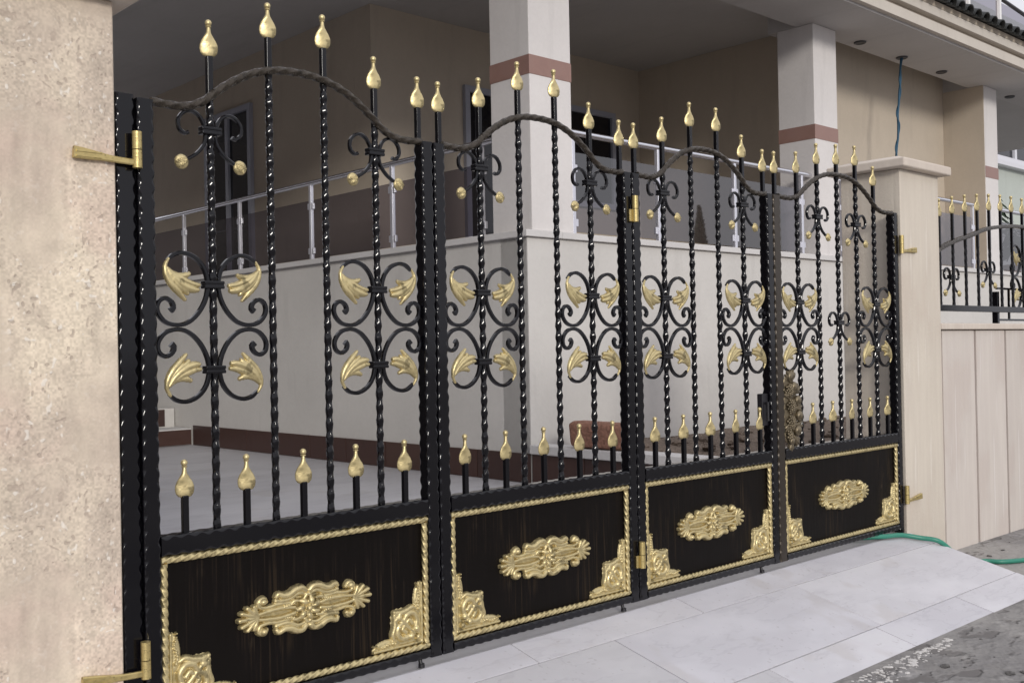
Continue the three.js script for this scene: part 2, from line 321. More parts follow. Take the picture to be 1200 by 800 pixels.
// ---------------------------------------------------------------- setting: street, driveway, ramp
const STREET = -0.18;
{
  const g = new THREE.PlaneGeometry(400, 400, 1, 1); g.rotateX(-Math.PI / 2);
  const uv = g.attributes.uv; for (let i = 0; i < uv.count; i++) uv.setXY(i, uv.getX(i) * 160, uv.getY(i) * 160);
  structure('street_ground', g, M.street, [0, STREET, 0]);
}
{
  const d = structure('driveway', box(-0.9, 4.47, -0.3, -0.004, -16, -0.012, 0, 2.4), M.inner);
  void d;
}
{ // ramp of marble slabs from the gate down to the street, slope 0.25
  const base = structure('ramp', (() => {
    const s = new THREE.Shape([[0, -0.010], [0.745, -0.196], [0.745, -0.26], [0, -0.26]].map(p => new THREE.Vector2(p[0], p[1])));
    const g = new THREE.ExtrudeGeometry(s, { depth: 5.7, bevelEnabled: false }); // shape x -> world z
    g.rotateY(-Math.PI / 2); g.scale(1, 1, 1); g.translate(4.28, 0, 0); return metreUV(g);
  })(), M.grout);
  const R = rng(5), rows = [[0.001, 0.140, [-1.4, -0.45, 0.45, 1.367, 2.28, 3.2, 4.285]], [0.1445, 0.545, [-1.4, -0.65, 0.55, 1.745, 2.93, 4.288]], [0.5495, 0.752, [-1.4, -0.2, 0.62, 1.35, 2.11, 2.88, 3.60, 4.29]]];
  const ang = Math.atan(0.25), ca = Math.cos(ang);
  for (const [z0, z1, js] of rows) for (let i = 0; i < js.length - 1; i++) {
    const a = js[i] + 0.0022, b = js[i + 1] - 0.0022, L = (z1 - z0) / ca, zz = z1 > 0.7 ? 0.012 * (R() - 0.5) : 0;
    const g = box(a, b, -0.016, 0, 0, L + zz, 0.0016, 1.3, R() * 3, R() * 3);
    const m = mesh('marble_slab', g, M.marble[Math.floor(R() * 3)], base);
    m.rotation.x = ang; m.position.set(0, -0.25 * z0 + 0.0012 * (R() - 0.5), z0);
  }
}
{ // chips of white mortar spilt at the foot of the ramp
  const R = rng(9), L = [];
  for (let i = 0; i < 300; i++) {
    const t = R(), x = mix(2.05, 3.05, t) + 0.03 * (R() - 0.5), z = 0.760 + (0.15 - 0.11 * t) * Math.pow(R(), 1.6), s = 0.0018 + 0.008 * Math.pow(R(), 3);
    const g = new THREE.DodecahedronGeometry(s, 0); g.scale(1 + R(), 0.25 + 0.2 * R(), 0.8 + R()); g.rotateY(R() * 6.3); g.translate(x, STREET + s * 0.08, z); L.push(g);
  }
  const o = mesh('mortar_chips', merge(L), M.mortar, scene); o.userData = { kind: 'stuff', label: 'white mortar chips spilt along the foot of the marble ramp', category: 'rubble' };
}
{
  const R = rng(19), L = [];
  for (let i = 0; i < 420; i++) {
    const x = mix(1.6, 8, R()), z = R() < 0.4 && x > 4.45 ? mix(0.05, 0.7, R()) : mix(0.8, 1.8, R()), s = 0.003 + 0.012 * Math.pow(R(), 3);
    const g = new THREE.DodecahedronGeometry(s, 0); g.scale(1 + R(), 0.5, 0.8 + R()); g.rotateY(R() * 6.3); g.translate(x, STREET + s * 0.2, z); L.push(g);
  }
  const o = mesh('gravel', merge(L), M.street, scene); o.userData = { kind: 'stuff', label: 'loose grey grit scattered over the worn street', category: 'gravel' };
}

// ---------------------------------------------------------------- gate pillars and street wall
function pillar(x0, x1, z0, z1, label, oy, mat) {
  const t = thing('gate_pillar', label, 'pillar', [x0, STREET, 0], 'stone pillars either side of the gate');
  mesh('shaft', box(0, x1 - x0, -0.1, 1.945 - STREET, z0, z1, 0.006, 1.15, oy, oy * 1.7), mat, t);
  // cap with a sloped top
  const o = 0.055, w = x1 - x0, y = 1.945 - STREET, g = bx(-o, w + o, y, y + 0.05, z0 - o, z1 + o, 0.01);
  const top = new THREE.CylinderGeometry(0.45, 0.70711, 0.028, 4, 1); top.rotateY(Math.PI / 4); top.scale(w + 2 * o - 0.02, 1, z1 - z0 + 2 * o - 0.02); top.translate(w / 2, y + 0.063, (z0 + z1) / 2);
  mesh('cap', metreUV(merge([g, top.toNonIndexed()]), 1.2), M.cap, t); return t;
}
pillar(-0.52, 0.006, -0.40, 0.0, 'wide mottled beige stone pillar carrying long brass hinge arms, beside flat black jamb', 0.21, M.stone);
pillar(4.252, 4.70, -0.345, 0.004, 'beige stone pillar with projecting cap between gate and street wall', 0.63, M.pier);
{
  const t = thing('street_wall', 'low street wall of upright pinkish stone panels with pale coping', 'wall', [4.70, STREET, -0.02]);
  const R = rng(33); mesh('backing', box(0.003, 4.2, -0.05, 1.262, -0.20, -0.022), M.joint, t);
  let x = 0.055; while (x < 4.1) { const w = 0.40 + 0.03 * R(); mesh('stone_panel', box(x, Math.min(x + w, 4.19), -0.04 + 0.004 * R(), 1.258, -0.0215, 0.0 + 0.006 * R(), 0.004, 1.1, R() * 4, R() * 4), M.panel[Math.floor(R() * 3)], t); x += w + 0.026; }
  mesh('coping', box(0.003, 4.22, 1.263, 1.300, -0.23, 0.028, 0.008, 1.1), M.cap, t);
}
// left continuation of the wall beyond the frame is not in view

// ---------------------------------------------------------------- ironwork pieces
const finialGeo = (() => { // flattened, twisted flame with a ball on its tip
  const prof = [[0.008, 0], [0.0165, 0.003], [0.0218, 0.011], [0.0236, 0.022], [0.0230, 0.033], [0.0194, 0.045], [0.0136, 0.057], [0.0080, 0.066], [0.0060, 0.075], [0.0052, 0.083]];
  const n = 16, rings = [], pos = [], idx = [];
  for (const [r, y] of prof) { const row = [], f = y / 0.083, flat = mix(0.26, 1, ss(0.40, 0.95, f)), a0 = 0.22 - 1.0 * ss(0.45, 1, f); for (let k = 0; k < n; k++) { const a = 2 * Math.PI * k / n, sh = ss(0.8, 0.3, f), X = r * (1 + 0.08 * sh) * Math.cos(a), Z = r * flat * Math.sin(a) * mix(1, Math.sqrt(Math.abs(Math.sin(a))), 0.6 * sh); row.push([X * Math.cos(a0) - Z * Math.sin(a0), y, X * Math.sin(a0) + Z * Math.cos(a0)]); } rings.push(row); }
  for (const r of rings) for (const q of r) pos.push(...q);
  for (let i = 0; i < rings.length - 1; i++) for (let k = 0; k < n; k++) { const a = i * n + k, b = i * n + (k + 1) % n, c = a + n, d = b + n; idx.push(a, c, b, b, c, d); }
  const g = new THREE.BufferGeometry(); g.setAttribute('position', new THREE.Float32BufferAttribute(pos, 3)); g.setIndex(idx); g.computeVertexNormals();
  const ball = new THREE.SphereGeometry(0.0095, 12, 10); ball.translate(0, 0.0945, 0);
  const ring = new THREE.TorusGeometry(0.0065, 0.002, 6, 12); ring.rotateX(Math.PI / 2); ring.translate(0, 0.084, 0);
  return metreUV(merge([g, ball, ring]), 0.3);
})();
const barCache = {};
function barGeo(y0, yTwistEnd, y1) {
  const key = [y0, yTwistEnd, y1].map(v => v.toFixed(3)).join(); if (barCache[key]) return barCache[key];
  const L = []; if (yTwistEnd > y0) L.push(twisted(yTwistEnd - y0, 0.0195, 0.043, 0.005, 0.30, 0.15).translate(0, y0, 0));
  L.push(bx(-0.0088, 0.0088, yTwistEnd - 0.002, y1, -0.0088, 0.0088, 0.003)); return (barCache[key] = merge(L));
}
const sPath = [[-0.134, 0.182], [-0.112, 0.199], [-0.082, 0.203], [-0.05, 0.19], [-0.026, 0.162], [-0.016, 0.122], [-0.021, 0.085], [-0.042, 0.044], [-0.075, 0.014], [-0.108, 0.006], [-0.142, 0.015], [-0.163, 0.042], [-0.160, 0.068], [-0.142, 0.079], [-0.124, 0.070], [-0.118, 0.054], [-0.126, 0.045]];
const scrollGeo = {}, leafGeo = {};
const leafStrokes = [
  { p: [[-0.131, 0.186, 0.0035], [-0.142, 0.166, 0.006], [-0.141, 0.144, 0.0085], [-0.128, 0.117, 0.0105], [-0.106, 0.092, 0.010], [-0.082, 0.066, 0.005]] },
  { p: [[-0.139, 0.158, 0.005], [-0.125, 0.130, 0.0085], [-0.104, 0.107, 0.010], [-0.084, 0.094, 0.0085], [-0.074, 0.084, 0.0055]], z: 0.0015 },
  { p: [[-0.136, 0.157, 0.005], [-0.117, 0.130, 0.009], [-0.088, 0.108, 0.0105], [-0.058, 0.096, 0.010], [-0.042, 0.095, 0.0065]], z: 0.003 },
  { p: [[-0.132, 0.154, 0.005], [-0.109, 0.133, 0.009], [-0.082, 0.121, 0.010], [-0.056, 0.112, 0.0085], [-0.038, 0.110, 0.006]], z: 0.002 },
  { p: [[-0.126, 0.149, 0.004], [-0.102, 0.138, 0.0075], [-0.083, 0.137, 0.009], [-0.068, 0.143, 0.0055]], z: 0.001 },
  { p: [[-0.130, 0.136, 0.010], [-0.100, 0.111, 0.019], [-0.078, 0.108, 0.018]], k: 0.40 }];
for (const sx of [1, -1]) for (const sy of [1, -1]) {
  const f = ([x, y, r]) => r === undefined ? [x * sx, y * sy] : [x * sx, y * sy, r];
  scrollGeo[sx + ',' + sy] = bent(sPath.map(f), 90, t => (t < 0.04 ? 0.006 + t * 0.15 : t > 0.93 ? mix(0.0115, 0.017, (t - 0.93) / 0.07) : 0.0115), 0.015);
  leafGeo[sx + ',' + sy] = metreUV(relief(leafStrokes.map(s => ({ ...s, p: s.p.map(q => f([-0.134 + (q[0] + 0.134) * 0.92, 0.184 + (q[1] - 0.184) * 0.92, q[2] * 0.92])) })), 0.0016, 0.5), 0.3);
}
const collarGeo = merge([bx(-0.030, 0.030, -0.011, -0.0015, -0.0145, 0.0145, 0.003), bx(-0.030, 0.030, 0.0015, 0.011, -0.0145, 0.0145, 0.003), bx(-0.028, 0.028, -0.009, 0.009, -0.0125, 0.0125)]);
const forkPath = [[-0.078, -0.004], [-0.066, -0.010], [-0.076, -0.014], [-0.092, -0.002], [-0.094, 0.022], [-0.078, 0.044], [-0.056, 0.050], [-0.034, 0.040], [-0.020, 0.018], [-0.0145, -0.010], [-0.020, -0.038], [-0.042, -0.066], [-0.072, -0.086]].slice(1);
const forkGeo = {}, buttonGeo = {};
for (const sx of [1, -1]) {
  forkGeo[sx] = bent(forkPath.map(([x, y]) => [x * sx, y]), 60, t => mix(0.010, 0.0085, t), 0.013);
  const S = [{ p: [[0, 0, 0.020]], k: 0.4 }]; const d = Math.atan2(-0.086 + 0.066, -0.03 * sx);
  for (let k = -2; k <= 2; k++) { const c = k * 0.0058 - 0.003, q = 0.0105; S.push({ p: [[c * Math.cos(d), c * Math.sin(d), 0.0022], [c * Math.cos(d) + q * Math.cos(d + 0.9), c * Math.sin(d) + q * Math.sin(d + 0.9), 0.0018]], z: 0.0086 - 0.0006 * k * k }, { p: [[c * Math.cos(d), c * Math.sin(d), 0.0022], [c * Math.cos(d) + q * Math.cos(d - 0.9), c * Math.sin(d) + q * Math.sin(d - 0.9), 0.0018]], z: 0.0086 - 0.0006 * k * k }); }
  buttonGeo[sx] = metreUV(relief(S, 0.0011, 0.8), 0.3);
}
const cartoucheGeo = (() => {
  const S = []; const all = (p, o = {}) => { for (const sx of [1, -1]) for (const sy of [1, -1]) S.push({ p: p.map(([x, y, r]) => [x * sx, y * sy, r]), ...o }); };
  const hor = (p, o = {}) => { for (const sx of [1, -1]) S.push({ p: p.map(([x, y, r]) => [x * sx, y, r]), ...o }); };
  hor([[0, 0, 0.056], [0.06, 0, 0.046], [0.12, 0, 0.024], [0.19, 0, 0.018]], { k: 0.06 });
  // big wave scrolls above and below the middle
  all([[0.008, 0.062, 0.010], [0.020, 0.074, 0.0115], [0.040, 0.072, 0.013], [0.060, 0.060, 0.013], [0.080, 0.058, 0.012], [0.098, 0.066, 0.010], [0.104, 0.058, 0.008]], { z: 0.004 });
  all([[0.010, 0.052, 0.009], [0.034, 0.056, 0.010], [0.056, 0.044, 0.010], [0.080, 0.040, 0.010], [0.104, 0.044, 0.009]], { z: 0.001 });
  // ribs running out to the ends
  all([[0.045, 0.010, 0.008], [0.085, 0.016, 0.0085], [0.125, 0.014, 0.008], [0.165, 0.009, 0.007]], { z: 0.004 });
  all([[0.060, 0.028, 0.008], [0.100, 0.031, 0.008], [0.135, 0.027, 0.008], [0.158, 0.034, 0.009], [0.160, 0.052, 0.010], [0.146, 0.059, 0.011], [0.138, 0.048, 0.009]], { z: 0.002 });
  all([[0.149, 0.051, 0.012]], { z: 0.008 });
  // fans at both ends
  for (const [a, l, r] of [[0, 0.062, 0.009], [0.42, 0.060, 0.0085], [0.84, 0.054, 0.008], [1.25, 0.044, 0.007]]) all([[0.164, 0, 0.006], [0.164 + l * 0.6 * Math.cos(a), l * 0.6 * Math.sin(a), 0.008], [0.164 + l * Math.cos(a) * 0.93, l * Math.sin(a) * 0.93, r]], { z: 0.005 });
  // flower and leaves in the middle
  for (let k = 0; k < 7; k++) { const a = k * 2 * Math.PI / 7 + 0.3; S.push({ p: [[0.012 * Math.cos(a), 0.012 * Math.sin(a), 0.006], [0.026 * Math.cos(a), 0.026 * Math.sin(a), 0.0115], [0.037 * Math.cos(a + 0.15), 0.037 * Math.sin(a + 0.15), 0.008]], z: 0.008 }); }
  S.push({ p: [[0, 0, 0.011]], z: 0.012 });
  all([[0.030, 0.030, 0.007], [0.046, 0.032, 0.008], [0.056, 0.024, 0.005]], { z: 0.006 });
  for (let k = 0; k < 5; k++) all([[0.048 + k * 0.0075, 0.024 - k * 0.001, 0.0042]], { z: 0.009 });
  all([[0.004, 0.048, 0.008], [0.012, 0.036, 0.007]], { z: 0.006 });
  const G = relief(S, 0.0017); G.scale(1, 0.83, 1.25); G.computeVertexNormals(); return metreUV(G, 0.4);
})();
const cornerGeo = {};
for (const sx of [1, -1]) { // bottom-left corner shape, mirrored for the right
  const S = [], T = (p, o = {}) => { S.push({ p: p.map(([x, y, r]) => [x * sx, y, r]), ...o }); S.push({ p: p.map(([x, y, r]) => [y * sx, x, r]), ...o }); };
  const one = (p, o = {}) => S.push({ p: p.map(([x, y, r]) => [x * sx, y, r]), ...o });
  for (let k = 0; k < 6; k++) T([[0.010, 0.012 + k * 0.018, 0.014], [0.112, 0.012 + k * 0.018, 0.014]], { k: 0.25 });
  T([[0.006, 0.004, 0.0055], [0.0065, 0.194, 0.0055]], { z: 0.003 });
  T([[0.022, 0.105, 0.014], [0.022, 0.150, 0.014], [0.018, 0.178, 0.011], [0.012, 0.194, 0.005]], { k: 0.45 });
  for (let k = 0; k < 9; k++) T([[0.020 + 0.004 * Math.sin(k), 0.115 + 0.010 * k, 0.0058 - 0.0003 * k]], { z: 0.006 });
  T([[0.032, 0.118, 0.006], [0.046, 0.124, 0.008], [0.070, 0.116, 0.009], [0.092, 0.114, 0.008], [0.108, 0.116, 0.007]], { z: 0.003 });
  one([[0.040, 0.040, 0.008], [0.085, 0.085, 0.009], [0.116, 0.118, 0.007]], { z: 0.003 });
  T([[0.034, 0.060, 0.010], [0.030, 0.086, 0.010], [0.046, 0.106, 0.010], [0.070, 0.102, 0.010], [0.080, 0.086, 0.008]], { z: 0.004 });
  T([[0.048, 0.074, 0.009], [0.060, 0.086, 0.008], [0.070, 0.076, 0.007]], { z: 0.004 });
  T([[0.034, 0.054, 0.013]], { z: 0.005 }); one([[0.026, 0.026, 0.010]], { z: 0.005 });
  T([[0.098, 0.100, 0.012], [0.112, 0.092, 0.010], [0.108, 0.072, 0.009]], { z: 0.002 });
  const G = relief(S, 0.0018); G.scale(1, 1, 1.3); G.computeVertexNormals(); cornerGeo[sx] = metreUV(G, 0.4);
}
const archU = [[0, 1.703], [0.05, 1.700], [0.11, 1.703], [0.163, 1.722], [0.21, 1.756], [0.26, 1.789], [0.33, 1.824], [0.41, 1.846], [0.5, 1.852], [0.59, 1.846], [0.67, 1.824], [0.74, 1.789], [0.79, 1.756], [0.837, 1.722], [0.89, 1.703], [0.95, 1.700], [1, 1.703]];
const archAt = u => { for (let i = 0; i < archU.length - 1; i++) if (u <= archU[i + 1][0]) return mix(archU[i][1], archU[i + 1][1], (u - archU[i][0]) / (archU[i + 1][0] - archU[i][0])); return 1.703; };
const ZB = -0.024; // bars lie in the middle of the frame depth

function cScroll(leaf, x, y) {
  const o = sub('scroll_ornament', leaf); o.position.set(x, y, ZB);
  for (const sx of [1, -1]) for (const sy of [1, -1]) { mesh('scroll', scrollGeo[sx + ',' + sy], M.black, o); mesh('gilded_leaf', leafGeo[sx + ',' + sy], M.gold, o, [0, 0, 0.006]); }
  for (const s of [1, -1]) mesh('collar', collarGeo, M.black, o, [0, s * 0.118, 0]);
}
function fork(leaf, x, y) {
  const o = sub('fork_ornament', leaf); o.position.set(x, y, ZB);
  for (const sx of [1, -1]) { mesh('scroll', forkGeo[sx], M.black, o); mesh('gilded_button', buttonGeo[sx], M.gold, o, [-0.088 * sx, -0.094, 0.004]); }
  mesh('collar', collarGeo, M.black, o);
}
function bar(leaf, x, y0, yt, tip) {
  const b = mesh('bar', barGeo(y0, yt, tip - 0.104), M.black, leaf, [x, 0, ZB]);
  const f = mesh('finial', finialGeo, M.gold, b, [0, tip - 0.106, 0]); f.rotation.y = ((x * 37.7) % 1 - 0.5) * 0.3;
}
function gateLeaf(label, x0, xl, xr, x1, bars, tips, spikes, cfg) {
  // x0..xl left stile, xr..x1 right stile; bars were measured on the frame's front, 24 mm ahead of them
  const behind = x => x + 0.024 * (x + 1.117) / 2.7; bars = bars.map(behind); spikes = spikes.map(behind);
  const g = thing('gate_leaf', label, 'gate', [x0, 0, 0], 'folding gate leaves across the driveway');
  const X = v => v - x0, seed = Math.round(x0 * 100) + 7;
  const stile = (a, b, mat, s) => { const m = mesh('stile', hammered(b - a, 0.046, 1.677, s), mat, g, [X((a + b) / 2), 0.027, -0.023]); return m; };
  stile(x0, xl, cfg.leftMat || M.black, seed); stile(xr, x1, M.black, seed + 1);
  if (cfg.tipL) { mesh('bar', bx(-0.0085, 0.0085, 1.70, cfg.tipL - 0.104, -0.0085, 0.0085, 0.002), M.black, g, [X((x0 + xl) / 2) + 0.016, 0, ZB]).add(Object.assign(new THREE.Mesh(finialGeo, M.gold), { name: 'finial', castShadow: true, receiveShadow: true })); g.children.at(-1).children[0].position.y = cfg.tipL - 0.106; }
  if (cfg.tipR) { mesh('bar', bx(-0.0085, 0.0085, 1.70, cfg.tipR - 0.104, -0.0085, 0.0085, 0.002), M.black, g, [X((xr + x1) / 2) - 0.021, 0, ZB]).add(Object.assign(new THREE.Mesh(finialGeo, M.gold), { name: 'finial', castShadow: true, receiveShadow: true })); g.children.at(-1).children[0].position.y = cfg.tipR - 0.106; }
  // rails
  const rail = (y0, y1) => { const r = hammered(y1 - y0, 0.046, xr - xl - 0.002, seed + Math.round(y0 * 50), 0.04); r.rotateZ(-Math.PI / 2); mesh('rail', r, M.black, g, [X(xl) + 0.001, (y0 + y1) / 2, -0.023]); };
  rail(0.486, 0.540); rail(0.028, 0.056);
  // arch
  const P = archU.map(([u, y]) => [X(mix(xl - 0.004, xr + 0.004, u)), y]);
  mesh('arched_rail', metreUV(bentTwisted(P, 260, 0.0205, 0.042), 0.3), M.bronze, g, [0, 0, -0.012]);
  bars.forEach((x, i) => bar(g, X(x), 0.538, archAt((x - xl) / (xr - xl)) - 0.012, tips[i]));
  spikes.forEach((x, i) => { const b = mesh('spike', barGeo(0.538, 0.538, 0.64), M.black, g, [X(x), 0, ZB]); const f = mesh('finial', finialGeo, M.gold, b, [0, 0.634, 0]); f.rotation.y = ((x * 53.3) % 1 - 0.5) * 0.4; });
  for (const k of cfg.scrolls) cScroll(g, X(bars[k]), 1.098);
  for (const [k, y] of cfg.forks) fork(g, X(bars[k]), y);
  // lower sheet with rope border and castings
  const a = xl + 0.002, b = xr - 0.002, y0 = 0.058, y1 = 0.484;
  mesh('sheet', box(X(a), X(b), y0, y1, -0.028, -0.022, 0, 0.9, seed * 0.37, 0), M.sheet, g);
  const s = 0.0175, bord = (len, px, py, rot) => { const t = metreUV(twisted(len, s, 0.026, 0.0045, 0.22), 0.3); if (rot) t.rotateZ(-Math.PI / 2); mesh('rope_border', t, M.gold, g, [px, py, -0.0125]); };
  bord(b - a, X(a), y1 - s / 2 - 0.001, true); bord(b - a, X(a), y0 + s / 2 + 0.001, true);
  bord(y1 - y0 - 2 * s - 0.004, X(a) + s / 2, y0 + s + 0.002); bord(y1 - y0 - 2 * s - 0.004, X(b) - s / 2, y0 + s + 0.002);
  mesh('cartouche', cartoucheGeo, M.gold, g, [X((a + b) / 2), 0.270, -0.0215]);
  mesh('corner_casting', cornerGeo[1], M.gold, g, [X(a) + s + 0.001, y0 + s + 0.002, -0.0215]);
  mesh('corner_casting', cornerGeo[-1], M.gold, g, [X(b) - s - 0.001, y0 + s + 0.002, -0.0215]);
  if (cfg.bolt) { const B = sub('drop_bolt', g); B.position.set(X(cfg.bolt), 0, -0.012); mesh('rod', rod([0, 0.001, 0], [0, 0.10, -0.03], 0.0065), M.blackFlat, B); mesh('foot', new THREE.CylinderGeometry(0.010, 0.011, 0.012, 12), M.blackFlat, B, [0, 0.007, 0]); }
  return g;
}
const seq = (a, d, n) => Array.from({ length: n }, (_, i) => a + d * i);
const T4 = [1.960, 2.047, 2.050, 1.956];
gateLeaf('gate leaf next to the wide beige pillar, black ironwork with gilded finials and castings', 0.066, 0.112, 1.018, 1.064, seq(0.273, 0.1857, 4), T4, seq(0.180, 0.1857, 5), { tipR: 1.920, scrolls: [0, 3], forks: [[0, 1.645], [3, 1.650]], bolt: 0.985 });
gateLeaf('second gate leaf from the wide beige pillar, knuckle hinges along its far stile', 1.068, 1.114, 2.014, 2.060, seq(1.266, 0.184, 4), T4, seq(1.176, 0.1855, 5), { tipL: 1.918, tipR: 1.912, scrolls: [0, 3], forks: [[0, 1.645], [3, 1.645]], bolt: 1.975 });
gateLeaf('third gate leaf from the wide beige pillar, black lock box on its inner edge', 2.064, 2.111, 2.999, 3.046, seq(2.252, 0.1845, 4), T4, seq(2.172, 0.183, 5), { tipL: 1.912, tipR: 1.910, scrolls: [0, 3], forks: [[0, 1.645], [3, 1.640]], bolt: 2.915 });
const leaf4 = gateLeaf('gate leaf beside the capped pillar, with bronze stile and fruit casting', 3.050, 3.108, 4.182, 4.226, seq(3.243, 0.181, 5), [1.932, 1.993, 2.010, 2.024, 1.938], seq(3.165, 0.181, 6), { leftMat: M.bronze, tipL: 1.912, scrolls: [0, 4], forks: [[1, 1.632], [3, 1.618], [2, 1.120]] });
{ // lock box on leaf three
  const l3 = scene.children.find(o => o.name === 'gate_leaf_002'), k = sub('lock', l3); k.position.set(2.925 - 2.064, 0.725, -0.03);
  mesh('lock_case', bx(0.026, 0.0725, -0.072, 0.072, -0.014, 0.014, 0.003), M.blackFlat, k); mesh('handle', merge([rod([0.048, 0.03, 0.013], [0.048, 0.03, 0.03], 0.006), rod([0.048, 0.034, 0.028], [0.048, -0.05, 0.028], 0.006)]), M.blackFlat, k);
}
{ // bronze casting of fruit, leaves and grapes beside the bronze stile of leaf four
  const o = sub('fruit_casting', leaf4); o.position.set(3.112 - 3.05, 0.72, -0.010); const R = rng(77), back = [{ p: [[0.045, 0.12, 0.040], [0.06, 0, 0.058], [0.05, -0.12, 0.044]], k: 0.15 }];
  for (const [x, y, a, l] of [[0.05, 0.12, 1.9, 0.055], [0.06, 0.13, 1.2, 0.05], [0.08, 0.07, 0.5, 0.06], [0.09, 0.0, 0.15, 0.055], [0.09, -0.075, -0.2, 0.06], [0.075, -0.13, -0.7, 0.055], [0.045, -0.15, -1.5, 0.05], [0.03, 0.05, 2.2, 0.04], [0.03, -0.07, -2.2, 0.04]])
    for (const t of [-0.42, 0, 0.42]) back.push({ p: [[x, y, 0.006], [x + 0.55 * l * Math.cos(a + t * 0.8), y + 0.55 * l * Math.sin(a + t * 0.8), 0.0095], [x + l * (1 - 0.25 * Math.abs(t)) * Math.cos(a + t), y + l * (1 - 0.25 * Math.abs(t)) * Math.sin(a + t), 0.0035]], z: 0.006 });
  mesh('leaves', metreUV(relief(back, 0.002, 0.3), 0.3), M.fruit, o);
  for (const [x, y, r, e] of [[0.072, 0.098, 0.022, 1.2], [0.100, 0.036, 0.024, 1], [0.112, -0.036, 0.023, 1.1], [0.096, -0.104, 0.025, 1], [0.040, 0.148, 0.018, 1.3], [0.045, -0.150, 0.019, 1]]) { const s = new THREE.SphereGeometry(r, 16, 12); s.scale(1, e, 0.7); mesh('fruit', metreUV(s, 0.3), M.fruit, o, [x, y, 0.012]); }
  const cl = []; for (const [cx, cy, rr, n] of [[0.035, 0.085, 0.030, 26], [0.050, 0.010, 0.034, 32], [0.048, -0.065, 0.034, 32], [0.030, -0.120, 0.022, 16]]) for (let k = 0; k < n; k++) { const a = k * 2.39996, q = rr * Math.sqrt((k + 0.5) / n), s = new THREE.IcosahedronGeometry(0.0062 + 0.001 * R(), 1); s.translate(cx + q * Math.cos(a), cy + q * Math.sin(a), 0.010 + 0.012 * (1 - q * q / (rr * rr))); cl.push(s); }
  mesh('grape_cluster', metreUV(merge(cl), 0.3), M.fruit, o);
}
// fixed jambs
mesh(numbered('gate_jamb'), hammered(0.052, 0.054, 1.71, 301).translate(0.036, 0.002, -0.035), M.black).userData = { label: 'flat black steel jamb fixed against the wide beige pillar', category: 'post' };
mesh(numbered('gate_jamb'), bx(4.2295, 4.2505, 0.002, 1.700, -0.060, -0.012, 0.003), M.black).userData = { label: 'thin black steel jamb fixed against the capped pillar', category: 'post' };
// hinges
function armHinge(x, y, dir, label) {
  const t = thing('pillar_hinge', label, 'hinge', [x, y, 0.010], 'brass hinges with arms let into the pillars');
  mesh('knuckle', new THREE.CylinderGeometry(0.0125, 0.0125, 0.047, 16), M.brass, t, [0, 0.0245, 0.004]); mesh('knuckle', new THREE.CylinderGeometry(0.0125, 0.0125, 0.047, 16), M.brass, t, [0, -0.0245, 0.004]);
  const arm = bent([[0, -0.034], [-0.05 * dir, -0.032], [-0.11 * dir, -0.027], [-0.165 * dir, -0.023]], 20, u => mix(0.016, 0.030, ss(0.35, 1, u)), 0.014);
  mesh('arm', metreUV(merge([arm, ...[-0.006, 0.006].map(o => bx(Math.min(-0.160 * dir, -0.095 * dir), Math.max(-0.160 * dir, -0.095 * dir), -0.026 + o - 0.0018, -0.026 + o + 0.0018, 0.005, 0.0095))]), 0.3), M.brass, t, [0, 0, 0.002]);
}
armHinge(0.058, 1.562, 1, 'upper brass hinge whose arm is let into the wide beige pillar');
armHinge(0.058, 0.228, 1, 'lower brass hinge whose arm is let into the wide beige pillar');
armHinge(4.236, 1.537, -1, 'upper brass hinge on the capped pillar'); armHinge(4.236, 0.207, -1, 'lower brass hinge on the capped pillar');
function knuckleHinge(y, label) { const t = thing('leaf_hinge', label, 'hinge', [2.062, y, 0.010], 'brass hinges joining two gate leaves'); for (const s of [1, -1]) mesh('knuckle', new THREE.CylinderGeometry(0.0125, 0.0125, 0.050, 16), M.brass, t, [0, s * 0.026, 0.004]); mesh('plate', bx(-0.026, -0.009, -0.05, -0.002, -0.009, -0.001, 0.002), M.brass, t); }
knuckleHinge(1.560, 'upper brass knuckle hinge between the second and third gate leaves'); knuckleHinge(0.208, 'lower brass knuckle hinge between the second and third gate leaves');

// ---------------------------------------------------------------- iron fence on the street wall
{
  const g = thing('iron_fence', 'black iron fence with gilded finials on the street wall coping', 'fence', [4.70, 1.12, -0.02]);
  const F = [[0, 0.40], [0.10, 0.438], [0.27, 0.483], [0.44, 0.518], [0.68, 0.574], [0.94, 0.605], [1.2, 0.62], [1.46, 0.605], [1.72, 0.574], [1.96, 0.518], [2.13, 0.483], [2.3, 0.44]];
  mesh('bottom_rail', bx(0.004, 2.32, 0.068, 0.104, -0.02, 0.02, 0.003), M.black, g);
  mesh('arched_rail', metreUV(bent(F, 60, () => 0.022, 0.034), 0.3), M.bronze, g);
  const tip = x => { const u = Math.abs(x - 1.2) / 1.2; return 0.815 - 0.115 * u * u; };
  for (let k = 0; k < 14; k++) { const x = 0.08 + 0.169 * k, b = mesh('bar', merge([twisted(0.36, 0.0165, 0.044).translate(0, 0.10, 0), bx(-0.008, 0.008, 0.458, tip(x) - 0.104, -0.008, 0.008, 0.002)]), M.black, g, [x, 0, -0.012]); mesh('finial', finialGeo, M.gold, b, [0, tip(x) - 0.106, 0]); }
  for (const [x, y] of [[0.249, 0.27], [0.756, 0.33]]) fork(g, x, y);
  cScroll(g, 1.263, 0.30);
  for (const x of [0.90, 2.25]) mesh('post', bx(x - 0.014, x + 0.014, 0.001, 0.20, -0.06, -0.024, 0.003), M.black, g);
  mesh('lower_grille', merge([bx(0.92, 2.23, 0.215, 0.228, -0.05, -0.037), bx(0.92, 2.23, 0.018, 0.031, -0.05, -0.037), bx(1.10, 1.112, 0.031, 0.215, -0.05, -0.038)]), M.black, g);
}

